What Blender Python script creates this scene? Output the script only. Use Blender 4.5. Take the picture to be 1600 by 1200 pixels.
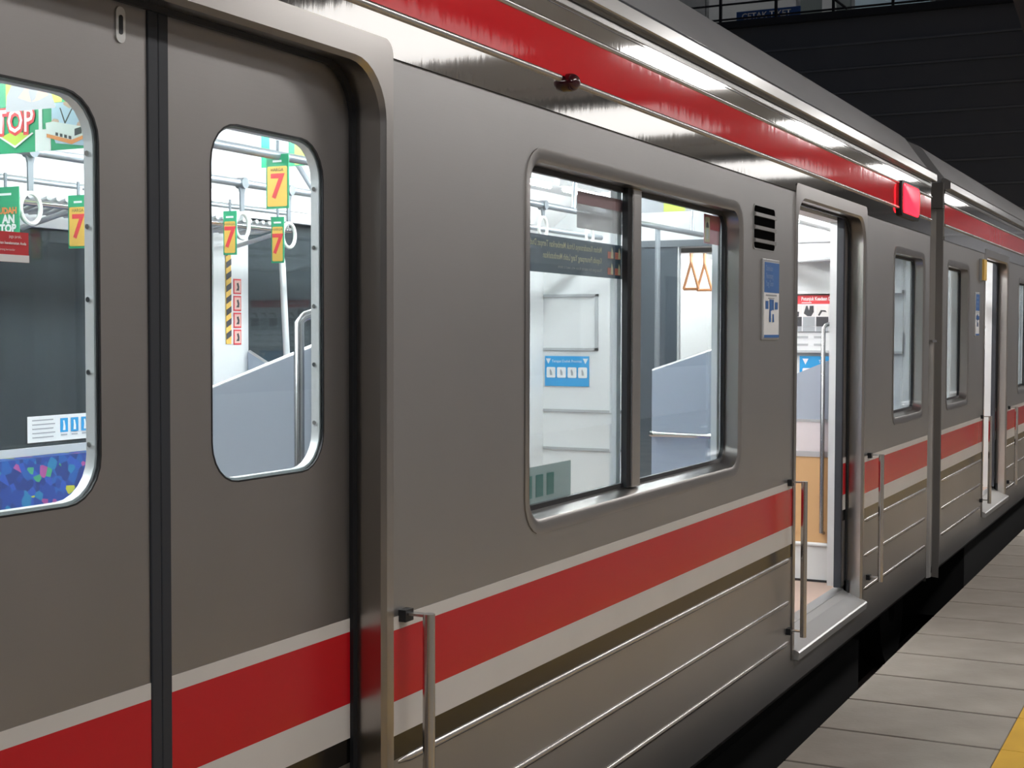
import bpy, bmesh, math, random
from mathutils import Vector, Matrix
random.seed(7)
for o in list(bpy.data.objects): bpy.data.objects.remove(o)
SC = bpy.context.scene
COL = SC.collection

# ------------------------------------------------------------------ camera
TH, PI_, RO, FPX = math.radians(26.515), math.radians(2.107), math.radians(0.138), 2235.0
Fv = Vector((math.cos(TH)*math.cos(PI_), math.sin(TH)*math.cos(PI_), -math.sin(PI_)))
Rv = Vector((math.sin(TH), -math.cos(TH), 0)); Uv = Rv.cross(Fv)
R2 = Rv*math.cos(RO)+Uv*math.sin(RO); U2 = Uv*math.cos(RO)-Rv*math.sin(RO)
cam_d = bpy.data.cameras.new('camera'); cam = bpy.data.objects.new('camera', cam_d); COL.objects.link(cam)
M3 = Matrix((R2, U2, -Fv)).transposed()
cam.matrix_world = Matrix.Translation((-2.118, -1.717, 1.565)) @ M3.to_4x4()
cam_d.sensor_fit = 'HORIZONTAL'; cam_d.sensor_width = 36; cam_d.lens = 36*FPX/1600
cam_d.clip_start = 0.05; cam_d.clip_end = 300
SC.camera = cam

# ------------------------------------------------------------------ world, exposure
w = bpy.data.worlds.new('night'); SC.world = w; w.use_nodes = True
w.node_tree.nodes['Background'].inputs[0].default_value = (0.55, 0.65, 0.9, 1)
w.node_tree.nodes['Background'].inputs[1].default_value = 0.028
SC.view_settings.view_transform = 'Standard'; SC.view_settings.look = 'None'
SC.view_settings.gamma = 1; SC.view_settings.use_curve_mapping = False
SC.view_settings.exposure = 0.0
SC.cycles.use_denoising = True
SC.cycles.max_bounces = 7; SC.cycles.glossy_bounces = 4; SC.cycles.diffuse_bounces = 4; SC.cycles.transparent_max_bounces = 16
SC.cycles.sample_clamp_indirect = 6
PLATFORM_LAMP = 22.0       # emission of the platform lamp panels
CAR_LAMP = 105.0           # emission of the tubes inside the cars

# ------------------------------------------------------------------ materials
MATS = {}
def mat(name, col, rough=.5, metal=0., emit=0., bump=0., bscale=(30,30,30), var=0., vscale=(3,3,3), spec=.5, coat=0., emitcol=None, aniso=0.):
    if name in MATS: return MATS[name]
    m = bpy.data.materials.new(name); m.use_nodes = True
    nt = m.node_tree; b = nt.nodes['Principled BSDF']
    b.inputs['Base Color'].default_value = (*col, 1); b.inputs['Roughness'].default_value = rough
    b.inputs['Metallic'].default_value = metal; b.inputs['Specular IOR Level'].default_value = spec
    if coat: b.inputs['Coat Weight'].default_value = coat; b.inputs['Coat Roughness'].default_value = .08
    if emit:
        b.inputs['Emission Color'].default_value = (*(emitcol or col), 1); b.inputs['Emission Strength'].default_value = emit
    if bump or var:
        tc = nt.nodes.new('ShaderNodeTexCoord')
    if var:
        mp = nt.nodes.new('ShaderNodeMapping'); mp.inputs['Scale'].default_value = vscale
        n = nt.nodes.new('ShaderNodeTexNoise'); n.inputs['Scale'].default_value = 1; n.inputs['Detail'].default_value = 6
        nt.links.new(tc.outputs['Object'], mp.inputs[0]); nt.links.new(mp.outputs[0], n.inputs['Vector'])
        r = nt.nodes.new('ShaderNodeValToRGB')
        r.color_ramp.elements[0].position = .3; r.color_ramp.elements[1].position = .7
        r.color_ramp.elements[0].color = (*[c*(1-var) for c in col], 1); r.color_ramp.elements[1].color = (*[min(1, c*(1+var)) for c in col], 1)
        nt.links.new(n.outputs[0], r.inputs[0]); nt.links.new(r.outputs[0], b.inputs['Base Color'])
    if bump:
        mp = nt.nodes.new('ShaderNodeMapping'); mp.inputs['Scale'].default_value = bscale
        n = nt.nodes.new('ShaderNodeTexNoise'); n.inputs['Scale'].default_value = 1; n.inputs['Detail'].default_value = 4
        nt.links.new(tc.outputs['Object'], mp.inputs[0]); nt.links.new(mp.outputs[0], n.inputs['Vector'])
        bp = nt.nodes.new('ShaderNodeBump'); bp.inputs['Strength'].default_value = bump; bp.inputs['Distance'].default_value = .01
        nt.links.new(n.outputs[0], bp.inputs['Height']); nt.links.new(bp.outputs[0], b.inputs['Normal'])
    MATS[name] = m; return m
def glass(name, tint, refl=1.0, haze=0., dcol=(.5, .6, .65)):
    if name in MATS: return MATS[name]
    m = bpy.data.materials.new(name); m.use_nodes = True; nt = m.node_tree
    nt.nodes.remove(nt.nodes['Principled BSDF']); out = nt.nodes['Material Output']
    t = nt.nodes.new('ShaderNodeBsdfTransparent'); t.inputs[0].default_value = (*tint, 1)
    g = nt.nodes.new('ShaderNodeBsdfGlossy'); g.inputs['Roughness'].default_value = .02; g.inputs['Color'].default_value = (.9, .95, 1, 1)
    lw = nt.nodes.new('ShaderNodeLayerWeight'); lw.inputs[0].default_value = .5
    pw = nt.nodes.new('ShaderNodeMath'); pw.operation = 'POWER'; pw.inputs[1].default_value = 5
    mu = nt.nodes.new('ShaderNodeMath'); mu.operation = 'MULTIPLY_ADD'; mu.inputs[1].default_value = .96*refl; mu.inputs[2].default_value = .04*refl
    nt.links.new(lw.outputs['Facing'], pw.inputs[0]); nt.links.new(pw.outputs[0], mu.inputs[0])
    mx = nt.nodes.new('ShaderNodeMixShader')
    nt.links.new(mu.outputs[0], mx.inputs[0])
    df = nt.nodes.new('ShaderNodeBsdfDiffuse'); df.inputs[0].default_value = (*dcol, 1); md = nt.nodes.new('ShaderNodeMixShader'); md.inputs[0].default_value = haze
    nt.links.new(t.outputs[0], md.inputs[1]); nt.links.new(df.outputs[0], md.inputs[2]); nt.links.new(md.outputs[0], mx.inputs[1]); nt.links.new(g.outputs[0], mx.inputs[2]); nt.links.new(mx.outputs[0], out.inputs[0])
    MATS[name] = m; return m
def film(name, col, alpha):
    """translucent sticker film: part diffuse, part see-through"""
    if name in MATS: return MATS[name]
    m = bpy.data.materials.new(name); m.use_nodes = True; nt = m.node_tree
    b = nt.nodes['Principled BSDF']; b.inputs['Base Color'].default_value = (*col, 1); b.inputs['Roughness'].default_value = .5
    b.inputs['Alpha'].default_value = alpha
    MATS[name] = m; return m

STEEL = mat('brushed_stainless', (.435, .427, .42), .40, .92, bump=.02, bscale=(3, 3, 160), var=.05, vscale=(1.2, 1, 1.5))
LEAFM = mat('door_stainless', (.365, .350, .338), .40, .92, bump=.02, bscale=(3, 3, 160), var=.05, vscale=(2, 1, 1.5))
SATIN = mat('satin_stainless', (.62, .60, .58), .27, 1., bump=.03, bscale=(14, 14, 3))
POLISH = mat('polished_stainless', (.60, .59, .575), .055, 1., bump=.035, bscale=(34, 4, 4))
FRAME = mat('frame_stainless', (.47, .45, .43), .28, 1., bump=.03, bscale=(14, 14, 3))
BRIGHT = mat('bright_steel', (.72, .72, .71), .32, .75)
DARKSTRIP = mat('polished_steel_dark_reflection', (.075, .075, .075), .22, 1., bump=.04, bscale=(4, 4, 9))  # polished steel; the dark reflection it shows is put into its base colour
ROOFM = mat('roof_grey_paint', (.33, .33, .335), .55, .0, var=.08, vscale=(1, 3, 3))
GUTTER = mat('gutter_steel', (.40, .395, .385), .24, .8, bump=.02, bscale=(10, 3, 6))
RED = mat('red_vinyl', (.52, .010, .016), .22, spec=.35)
REDTOP = mat('red_band_vinyl', (.72, .016, .024), .06, spec=.26, bump=.035, bscale=(20, 4, 4))
WHITE = mat('white_vinyl', (.62, .585, .55), .35, var=.04)
RUBBER = mat('black_rubber', (.012, .013, .016), .45)
RUBBERB = mat('blue_black_rubber', (.022, .026, .034), .5)
BLACK = mat('underframe_black', (.006, .006, .006), .8)
ENDGREY = mat('end_wall_paint', (.36, .34, .32), .6)
INWALL = mat('interior_white_panel', (.78, .80, .80), .45)
INTRIM = mat('interior_trim_grey', (.42, .44, .45), .4)
CEIL = mat('interior_ceiling', (.85, .85, .85), .5)
INFLOOR = mat('interior_floor_vinyl', (.42, .31, .255), .45, var=.08)
ALU = mat('aluminium', (.70, .71, .72), .32, .85)
WALU = mat('pale_aluminium', (.74, .76, .77), .4, .3)
PIPE = mat('chrome_pipe', (.72, .72, .72), .12, 1.)
POLEM = mat('pole_steel', (.42, .42, .43), .22, 1.)
VOID = mat('vent_shade_black', (.004, .004, .004), 1., spec=0.)
PIPEG = mat('grey_pipe', (.33, .36, .39), .35, .6)
STRAPM = mat('strap_webbing_grey', (.17, .19, .21), .7)
RINGM = mat('strap_ring_ivory', (.80, .80, .76), .4)
ORANGE = mat('strap_orange', (.75, .33, .13), .45)
PARTM = mat('partition_laminate', (.40, .45, .53), .22, coat=.3)
PARTW = mat('partition_white', (.70, .72, .72), .4)
PEACH = mat('partition_peach', (.62, .38, .18), .5)
TUBE = mat('tube_emitter', (1, .98, .95), .5, emit=CAR_LAMP, emitcol=(1, 1, 1))
PTUBE = mat('platform_tube_emitter', (1, 1, 1), .5, emit=PLATFORM_LAMP, emitcol=(1, .975, .96))
PTUBE2 = mat('platform_dim_diffuser', (1, 1, 1), .5, emit=1.5, emitcol=(1, .985, .97))
CTUBE = mat('concourse_tube_emitter', (1, 1, 1), .5, emit=45, emitcol=(1, .98, .95))
FARTUBE = mat('far_tube_emitter', (1, 1, 1), .5, emit=6, emitcol=(1, 1, 1))
FIXT = mat('fixture_white', (.7, .7, .7), .5)
REDLAMP = mat('red_lamp_lens', (.9, .02, .04), .3, emit=8, emitcol=(1, .005, .013))
MAROON = mat('maroon_lens', (.05, .004, .008), .08, coat=1)
CONC = mat('platform_concrete', (.25, .224, .192), .75, bump=.12, bscale=(40, 40, 40), var=.22, vscale=(2.2, 2.2, 2.2))
CONCD = mat('platform_edge_concrete', (.10, .095, .09), .9)
YELLOW = mat('yellow_line_paint', (.56, .32, .015), .6, var=.08)
JOINT = mat('slab_joint', (.05, .045, .04), .9)
BALLAST = mat('ballast', (.02, .019, .018), 1, bump=.6, bscale=(25, 25, 25))
RAILM = mat('rail_steel', (.12, .10, .09), .4, .8)
CANOPY = mat('canopy_soffit', (.80, .80, .80), .7)
DARKWALL = mat('bridge_dark_cladding', (.30, .305, .33), .8)
DARKRIB = mat('bridge_rib', (.42, .43, .46), .7)
CWALL = mat('concourse_wall', (.42, .44, .45), .7)
RAILB = mat('concourse_railing_paint', (.02, .02, .025), .5)
SIGNBLUE = mat('sign_blue', (.03, .10, .34), .5)
INKW = mat('print_white', (.85, .85, .85), .5)
INKK = mat('print_black', (.03, .03, .035), .5)
INKR = mat('print_red', (.66, .05, .06), .5)
INKB = mat('print_blue', (.03, .14, .42), .5)
INKSKY = mat('print_sky_blue', (.02, .30, .62), .5)
INKG = mat('print_green', (.02, .30, .14), .5)
INKLG = mat('print_lime', (.52, .66, .10), .5)
INKY = mat('print_yellow', (.80, .50, .10), .5)
INKO = mat('print_orange', (.75, .25, .08), .5)
INKGR = mat('print_grey', (.35, .37, .39), .5)
INKSKIN = mat('print_skin', (.68, .43, .34), .5)
INKPALE = mat('print_pale_blue', (.50, .62, .78), .5)
GLASS = glass('window_glass', (.90, .945, .955))
GLASSF = glass('far_window_glass', (.55, .62, .64), haze=.065)  # diffuse grey-blue haze mixed evenly into the far panes
def seatmat():
    m = bpy.data.materials.new('seat_fabric_blue'); m.use_nodes = True; nt = m.node_tree; b = nt.nodes['Principled BSDF']
    b.inputs['Roughness'].default_value = .85
    tc = nt.nodes.new('ShaderNodeTexCoord'); v = nt.nodes.new('ShaderNodeTexVoronoi'); v.inputs['Scale'].default_value = 30
    nt.links.new(tc.outputs['Object'], v.inputs['Vector'])
    hsv = nt.nodes.new('ShaderNodeSeparateColor'); nt.links.new(v.outputs['Color'], hsv.inputs[0])
    r = nt.nodes.new('ShaderNodeValToRGB'); cr = r.color_ramp; cr.interpolation = 'CONSTANT'
    cols = [(0, (.006, .035, .20)), (.3, (.006, .07, .26)), (.52, (.004, .022, .14)), (.70, (.01, .14, .28)), (.80, (.015, .06, .30)), (.91, (.30, .06, .22)), (.94, (.04, .24, .13)), (.97, (.42, .42, .04))]
    while len(cr.elements) < len(cols): cr.elements.new(.5)
    for e, (p, c) in zip(cr.elements, cols): e.position = p; e.color = (*c, 1)
    nt.links.new(hsv.outputs[0], r.inputs[0]); nt.links.new(r.outputs[0], b.inputs['Base Color'])
    return m
SEAT = seatmat()

# ------------------------------------------------------------------ mesh helpers
def rr(x0, x1, z0, z1, r, n=7):
    """rounded rectangle loop, ccw; r a number or (bl, br, tr, tl)"""
    rs = r if isinstance(r, (tuple, list)) else (r,)*4
    pts = []
    for (cx, cz, a0), q in zip(((x0, z0, 180), (x1, z0, 270), (x1, z1, 0), (x0, z1, 90)), rs):
        sx = 1 if cx == x0 else -1; sz = 1 if cz == z0 else -1
        for i in range(n):
            a = math.radians(a0 + 90*i/(n-1))
            pts.append((cx+sx*q+q*math.cos(a), cz+sz*q+q*math.sin(a)))
    return pts
class MB:
    def __init__(s): s.v = []; s.f = []
    def add(s, vs, fs):
        k = len(s.v); s.v += [tuple(v) for v in vs]; s.f += [tuple(i+k for i in f) for f in fs]; return s
    def box(s, x0, x1, y0, y1, z0, z1):
        return s.add([(x, y, z) for x in (x0, x1) for y in (y0, y1) for z in (z0, z1)],
                     [(0, 1, 3, 2), (4, 6, 7, 5), (0, 4, 5, 1), (2, 3, 7, 6), (0, 2, 6, 4), (1, 5, 7, 3)])
    def loft(s, loops, cap0=False, cap1=False, closed=True):
        n = len(loops[0]); vs = [p for l in loops for p in l]; fs = []
        for k in range(len(loops)-1):
            for i in range(n if closed else n-1):
                j = (i+1) % n; fs.append((k*n+i, k*n+j, (k+1)*n+j, (k+1)*n+i))
        if cap0: fs.append(tuple(range(n-1, -1, -1)))
        if cap1: fs.append(tuple((len(loops)-1)*n+i for i in range(n)))
        return s.add(vs, fs)
    def prism_x(s, poly, x0, x1):       # poly in (y,z)
        return s.loft([[(x0, y, z) for y, z in poly], [(x1, y, z) for y, z in poly]], True, True)
    def prism_y(s, poly, y0, y1):       # poly in (x,z)
        return s.loft([[(x, y0, z) for x, z in poly], [(x, y1, z) for x, z in poly]], True, True)
    def plate_hole(s, out, inn, y0, y1):  # loops in (x,z), plate in the xz plane
        return s.loft([[(x, y, z) for x, z in l] for l, y in ((inn, y1), (inn, y0), (out, y0), (out, y1), (inn, y1))])
    def tube(s, pts, r, n=8, caps=True, closed=False):
        pts = [Vector(p) for p in pts]; loops = []; m = len(pts); ref = None
        for i, p in enumerate(pts):
            a = pts[(i-1) % m] if (closed or i > 0) else p; b = pts[(i+1) % m] if (closed or i < m-1) else p
            d = (b-a).normalized()
            if ref is None:
                up = Vector((0, 0, 1)) if abs(d.z) < .9 else Vector((1, 0, 0)); u = d.cross(up).normalized()
            else: u = (ref - d*ref.dot(d)).normalized()
            ref = u; v = d.cross(u)
            loops.append([p+(u*math.cos(t)+v*math.sin(t))*r for t in [2*math.pi*k/n for k in range(n)]])
        if closed: loops.append(loops[0])
        return s.loft(loops, caps and not closed, caps and not closed)
    def build(s, name, m, parent=None, smooth=False, bevel=0.):
        me = bpy.data.meshes.new(name); me.from_pydata(s.v, [], s.f); me.update()
        bm = bmesh.new(); bm.from_mesh(me); bmesh.ops.remove_doubles(bm, verts=bm.verts, dist=1e-6)
        bmesh.ops.recalc_face_normals(bm, faces=bm.faces)
        if bevel: bmesh.ops.bevel(bm, geom=bm.edges[:], offset=bevel, segments=2, affect='EDGES', profile=.5)
        bm.to_mesh(me); bm.free()
        me.materials.append(m)
        if smooth:
            for p in me.polygons: p.use_smooth = True
            try: me.set_sharp_from_angle(angle=math.radians(40))
            except Exception: pass
        return link(name, me, parent)
def link(name, me, parent=None):
    o = bpy.data.objects.new(name, me); COL.objects.link(o)
    if parent: o.parent = parent; o.matrix_parent_inverse = parent.matrix_world.inverted()
    return o
def empty(name, loc=(0, 0, 0), parent=None):
    o = bpy.data.objects.new(name, None); o.location = loc; COL.objects.link(o); o.empty_display_size = .1
    o.matrix_world = Matrix.Translation(loc)
    if parent: o.parent = parent; o.matrix_parent_inverse = parent.matrix_world.inverted()
    return o
def tag(o, label=None, cat=None, group=None, kind=None):
    if label: o['label'] = label
    if cat: o['category'] = cat
    if group: o['group'] = group
    if kind: o['kind'] = kind
    return o
def copy_tree(o, d, parent=None):
    """copy a thing and its parts, moved by d"""
    c = o.copy(); COL.objects.link(c)
    if parent: c.parent = parent; c.matrix_parent_inverse = o.matrix_parent_inverse.copy()
    else: c.location = Vector(o.location)+Vector(d)
    for ch in o.children: copy_tree(ch, d, c)
    return c
def bx(name, m, parent, *a, bevel=0.): return MB().box(*a).build(name, m, parent, bevel=bevel)
def arc_pts(c, r, a0, a1, n, u, v):
    return [Vector(c)+Vector(u)*r*math.cos(math.radians(a0+(a1-a0)*i/n))+Vector(v)*r*math.sin(math.radians(a0+(a1-a0)*i/n)) for i in range(n+1)]

class Flat:
    """printing on a flat sheet: origin, right, up; normal towards the reader"""
    def __init__(s, o, u, v, parent, mirror=False):
        s.o = Vector(o); s.u = Vector(u).normalized(); s.v = Vector(v).normalized(); s.n = s.u.cross(s.v); s.p = parent; s.k = 0
        s.lm = -1 if mirror else 1
    def pt(s, a, b, d): return s.o+s.u*a+s.v*b+s.n*d
    def poly(s, pts, m, name='printed_shape', d=.0012, th=.0006):
        s.k += 1; d = d+.00012*s.k
        return MB().loft([[s.pt(a, b, d-th) for a, b in pts], [s.pt(a, b, d) for a, b in pts]], True, True).build(name, m, s.p)
    def rect(s, a0, b0, a1, b1, m, name='printed_band', r=0.): 
        return s.poly(rr(a0, a1, b0, b1, r, 4) if r else [(a0, b0), (a1, b0), (a1, b1), (a0, b1)], m, name)
    def text(s, t, a, b, size, m, align='LEFT', sx=1., bold=0., name='lettering', d=.002):
        c = bpy.data.curves.new('t', 'FONT'); c.body = t; c.size = size; c.align_x = align; c.align_y = 'CENTER'; c.offset = bold; c.resolution_u = 2
        o = bpy.data.objects.new('t', c); COL.objects.link(o); dg = bpy.context.evaluated_depsgraph_get(); dg.update()
        me = bpy.data.meshes.new_from_object(o.evaluated_get(dg)); bpy.data.objects.remove(o); bpy.data.curves.remove(c)
        s.k += 1; dd = d+.00012*s.k
        for v in me.vertices:
            v.co = s.pt(a+s.lm*v.co.x*sx, b+v.co.y, dd)
        me.materials.clear(); me.materials.append(m); me.name = name
        return link(name, me, s.p)

# ================================================================== PLATFORM AND TRACK (setting)
PE = -0.30
plat = tag(bx('floor', CONCD, None, -8, 60, -7.5, PE-.004, -1.25, -.03), kind='structure')
slab_me = None; J0 = 3.46-.495*20
for i in range(70):
    xa = J0+i*.495
    if slab_me is None:
        s = bx('paving_slab', CONC, plat, .009, .486, -.985, PE, -.03, 0, bevel=.003); slab_me = s.data
    else: s = link('paving_slab', slab_me, plat)
    s.location = (xa, 0, 0)
    if i < 40:
        if i == 0: y = bx('yellow_line_slab', YELLOW, plat, .002, .493, -1.40, -.989, -.03, .001); ymesh = y.data
        else: y = link('yellow_line_slab', ymesh, plat)
        y.location = (xa, 0, 0)
bx('paving_field', CONC, plat, -8, 60, -7.5, -1.404, -.03, 0)
bx('slab_bedding', JOINT, plat, -8, 60, -1.404, PE-.006, -.032, -.012)
bx('paving_run', CONC, plat, J0+70*.495, 60, -.985, PE, -.03, 0)
bx('yellow_run', YELLOW, plat, J0+40*.495, 60, -1.40, -.989, -.03, .001)
tag(bx('ground', BALLAST, None, -10, 60, -.4, 14, -1.5, -1.2), kind='structure')
for y, l in ((.66, 'dark steel running rail under the train nearest the platform'), (2.14, 'dark steel running rail under the far side of the train')):
    m = MB().prism_x([(y-.07, -1.2), (y+.07, -1.2), (y+.07, -1.185), (y+.012, -1.17), (y+.012, -1.09), (y+.035, -1.08), (y+.035, -1.05), (y-.035, -1.05), (y-.035, -1.08), (y-.012, -1.09), (y-.012, -1.17), (y-.07, -1.185)], -8, 58)
    tag(m.build('rail', RAILM), l, 'rail')
# unseen pale wall added behind the platform to brighten reflections in the steel
wp = tag(bx('wall_reflector', mat('reflector_wall', (.62, .61, .61), .8), None, -8, 40, -7.7, -7.5, 0, 4.45), kind='structure')
for k in range(5): bx('wall_bay', mat('reflector_wall_bay', (.30, .31, .32), .6), wp, -5+k*7, -2+k*7, -7.5, -7.46, .9, 2.6)
# platform canopy over the near platform
can = tag(bx('ceiling', CANOPY, None, -8, 40, -7.5, -1.0, 4.35, 4.45), kind='structure')
for k in range(10): bx('canopy_beam', CANOPY, can, -6+k*4.7, -5.85+k*4.7, -7.4, -1.05, 4.24, 4.35)
for k in range(3):
    px = 1.5+k*9.4
    c = empty('canopy_column', (px, -5.6, 0)); tag(c, 'steel canopy column on the platform, '+('nearest', 'second', 'third')[k]+' from the camera', 'column', 'platform canopy columns')
    bx('column_shaft', CANOPY, c, px-.11, px+.11, -5.71, -5.49, .02, 4.24); bx('base_plate', CANOPY, c, px-.2, px+.2, -5.8, -5.4, 0, .02)
# platform lamps (twin tube battens)
def batten(name, x0, x1, y, z, emat, label, cat='lamp', group=None, hz=4.5):
    o = empty(name, ((x0+x1)/2, y, z)); tag(o, label, cat, group)
    MB().prism_x([(y-.11, z+.02), (y+.11, z+.02), (y+.06, z+.09), (y-.06, z+.09)], x0, x1).build('housing', FIXT, o)
    for s in (-1, 1):
        n = max(1, round((x1-x0)/1.25)); L = (x1-x0)/n
        for k in range(n):
            MB().tube([(x0+k*L+.03, y+s*.06, z), (x0+(k+1)*L-.03, y+s*.06, z)], .019, 10).build('tube', emat, o, True)
    for dx in (.2, .8): MB().tube([(x0+(x1-x0)*dx, y, z+.08), (x0+(x1-x0)*dx, y, hz)], .012, 6).build('hanger_rod', FIXT, o)
    return o
LN = ['nearest the camera', 'second along the platform', 'third along the platform', 'fourth along the platform', 'fifth along the platform', 'sixth along the platform', 'farthest along the platform']
def panel_lamp(xc, y, z, L, W, emat, label, group):
    o = empty('platform_lamp', (xc, y, z)); tag(o, label, 'lamp', group)
    MB().box(xc-L/2, xc+L/2, y-W/2, y+W/2, z, z+.05).build('housing', FIXT, o)
    bx('diffuser', emat, o, xc-L/2+.02, xc+L/2-.02, y-W/2+.02, y+W/2-.02, z-.004, z+.002)
    for dx in (-1, 1): MB().tube([(xc+dx*.8, y, z+.05), (xc+dx*.8, y, 4.36)], .012, 6).build('hanger_rod', FIXT, o)
for k in range(7):
    panel_lamp(.7+4.65*(k-1), -2.6, 3.9, 2.05, .50, PTUBE, 'bright ceiling lamp panel over the platform, inner row, '+LN[k], 'inner platform lamps')
for k in range(5):
    panel_lamp(-2.9+5.9*k, -5.15, 4.2, 2.5, 1.9, PTUBE2, 'wide dim ceiling lamp panel over the platform, outer row, '+LN[k], 'outer platform lamps')

# ================================================================== TRAIN CARS
FZ = .20                      # car floor
DH, DF = .665, .70            # half door opening, half frame
STR = [('white_stripe', WHITE, .870, .901), ('red_stripe', RED, .703, .870), ('white_stripe', WHITE, .622, .703)]
BEADS = (.556, .367, .187)
NY = .085
def stripes(parent, x0, x1, y):
    for nme, m, z0, z1 in STR: bx(nme, m, parent, x0, x1, y-.0012, y+.002, z0, z1)
def bay(car, x0, x1, win=None, z0=.0, mull=True):
    """one side panel between doors with its window, stripes, beads"""
    out = rr(x0, x1, z0, 2.187, .0005)
    if win:
        wx0, wx1, wz0, wz1, wr = win
        p = MB().plate_hole(out, rr(wx0, wx1, wz0, wz1, wr), 0, .03).build('side_panel', STEEL, car)
        # pressed frame: flange, rolled lip, reveal
        fo = rr(wx0-.004, wx1+.004, wz0-.004, wz1+.004, wr+.004); f1 = rr(wx0+.022, wx1-.022, wz0+.024, wz1-.024, wr-.02)
        f2 = rr(wx0+.034, wx1-.034, wz0+.036, wz1-.036, wr-.03); f3 = rr(wx0+.036, wx1-.036, wz0+.052, wz1-.036, wr-.032)
        L = lambda l, y: [(x, y, z) for x, z in l]
        fr = MB().loft([L(fo, .001), L(fo, -.003), L(f1, -.003), L(f2, .004), L(f3, .058)]).build('window_frame', FRAME, car, True)
        g0 = rr(wx0+.034, wx1-.034, wz0+.05, wz1-.034, wr-.03); g1 = rr(wx0+.052, wx1-.052, wz0+.066, wz1-.052, wr-.045)
        MB().plate_hole(g0, g1, .056, .07).build('gasket', RUBBER, fr)
        gx0, gx1, gz0, gz1 = wx0+.045, wx1-.045, wz0+.058, wz1-.045
        if mull:
            xm = wx0+(wx1-wx0)*.452
            bx('mullion', SATIN, fr, xm-.014, xm+.058, .03, .062, wz0+.05, wz1-.036, bevel=.004)
            bx('sash_seal', RUBBER, fr, xm-.036, xm-.013, .042, .062, wz0+.05, wz1-.036)
            MB().prism_y(rr(gx0, xm, gz0, gz1, (.04, .002, .002, .04), 5), .064, .069).build('pane', GLASS, car)
            MB().prism_y(rr(xm+.05, gx1, gz0, gz1, (.002, .04, .04, .002), 5), .064, .069).build('pane', GLASS, car)
            bx('inner_sash', WALU, fr, gx1-.035, gx1-.002, .076, .10, gz0, gz1); bx('inner_sash', WALU, fr, xm-.045, xm-.01, .076, .10, gz0, gz1)
        else:
            MB().prism_y(rr(gx0, gx1, gz0, gz1, .04, 5), .064, .069).build('pane', GLASS, car)
            bx('inner_sash', WALU, fr, gx1-.035, gx1-.002, .074, .10, gz0, gz1)
    else:
        p = bx('side_panel', STEEL, car, x0, x1, 0, .03, z0, 2.187)
    stripes(p, x0+.003, x1-.003, 0)
    bx('dark_band', DARKSTRIP, p, x0+.003, x1-.003, -.0010, .002, .565, .622)
    for bz in BEADS:
        xs = x0+.03, x1-.03
        prof = [(0.002, bz-.012)]+[(-.009*math.cos(a), bz+.011*math.sin(a)) for a in [math.radians(-80+160*i/6) for i in range(7)]]+[(.002, bz+.012)]
        m = MB(); lp = [[(x, y*(k), bz+(z-bz)*max(k, .3)) for y, z in prof] for x, k in ((xs[0], .1), (xs[0]+.05, 1), (xs[1]-.05, 1), (xs[1], .1))]
        m.loft(lp, True, True); m.build('bead', SATIN, p, True)
    # turned-in skirt at the bottom
    MB().prism_x([(0, z0+.001), (0, z0-.02), (.03, z0-.06), (.08, z0-.09), (.08, z0-.06), (.03, z0)], x0, x1).build('skirt', STEEL, p)
    return p
def rail(car, x, z0=.245, z1=.905, st=.072):
    r = MB().tube([(x, -st, z0-.025), (x, -st, z1+.004)], .0145, 12).build('grab_rail', SATIN, car, True)
    for z in (z0, z1):
        bx('bracket', SATIN, r, x-.011, x+.011, -st, .002, z-.003, z+.003); bx('bolt_block', RUBBER, r, x-.018, x+.018, -.02, .004, z-.018, z+.010)
    return r
def door_frame(car, xc):
    """pressed frame round a doorway: flange on the body, reveal back to the leaves, sill"""
    a, f = DH, DF
    L = lambda l, y: [(x, y, z) for x, z in l]
    def arch(h, zt, r, n=8):
        p = [(xc-h, .10)]
        p += [(xc-h+r-r*math.cos(math.radians(90*i/n)), zt-r+r*math.sin(math.radians(90*i/n))) for i in range(n+1)]
        p += [(xc+h-r+r*math.sin(math.radians(90*i/n)), zt-r+r*math.cos(math.radians(90*i/n))) for i in range(n+1)]
        return p+[(xc+h, .10)]
    m = MB(); lo = [L(arch(f, 2.226, .035), .002), L(arch(f, 2.226, .035), -.007), L(arch(a+.004, 2.168, .13), -.008), L(arch(a-.004, 2.158, .125), .004), L(arch(a+.006, 2.172, .12), NY+.002)]
    m.loft(lo, closed=False); fr = m.build('door_frame', FRAME, car, True)
    MB().loft([L(arch(a+.008, 2.176, .12), NY-.012), L(arch(a-.010, 2.158, .115), NY-.010), L(arch(a-.010, 2.158, .115), NY+.003)], closed=False).build('rubber_seal', RUBBER, fr)
    # sloping sill with a rolled lip
    MB().prism_x([(.13, .20), (.13, .17), (.02, .10), (-.030, .095), (-.034, .128), (-.028, .134), (.055, .170), (.09, .19)], xc-a-.012, xc+a+.012).build('door_sill', BRIGHT, fr)
    MB().prism_x([(.088, .192), (.13, .206), (.13, .19), (.088, .18)], xc-a, xc+a).build('threshold_strip', ALU, fr)
    for xx in (xc-a-.012, xc+a-.01): bx('guide_rail', RUBBER, fr, xx, xx+.022, .062, .09, .17, .24)
    p = bx('side_panel', STEEL, car, xc-f, xc+f, 0, .03, .0, .11)
    MB().prism_x([(0, .001), (0, -.02), (.03, -.06), (.08, -.09), (.08, -.06), (.03, 0)], xc-f, xc+f).build('skirt', STEEL, p)
    return fr
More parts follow.
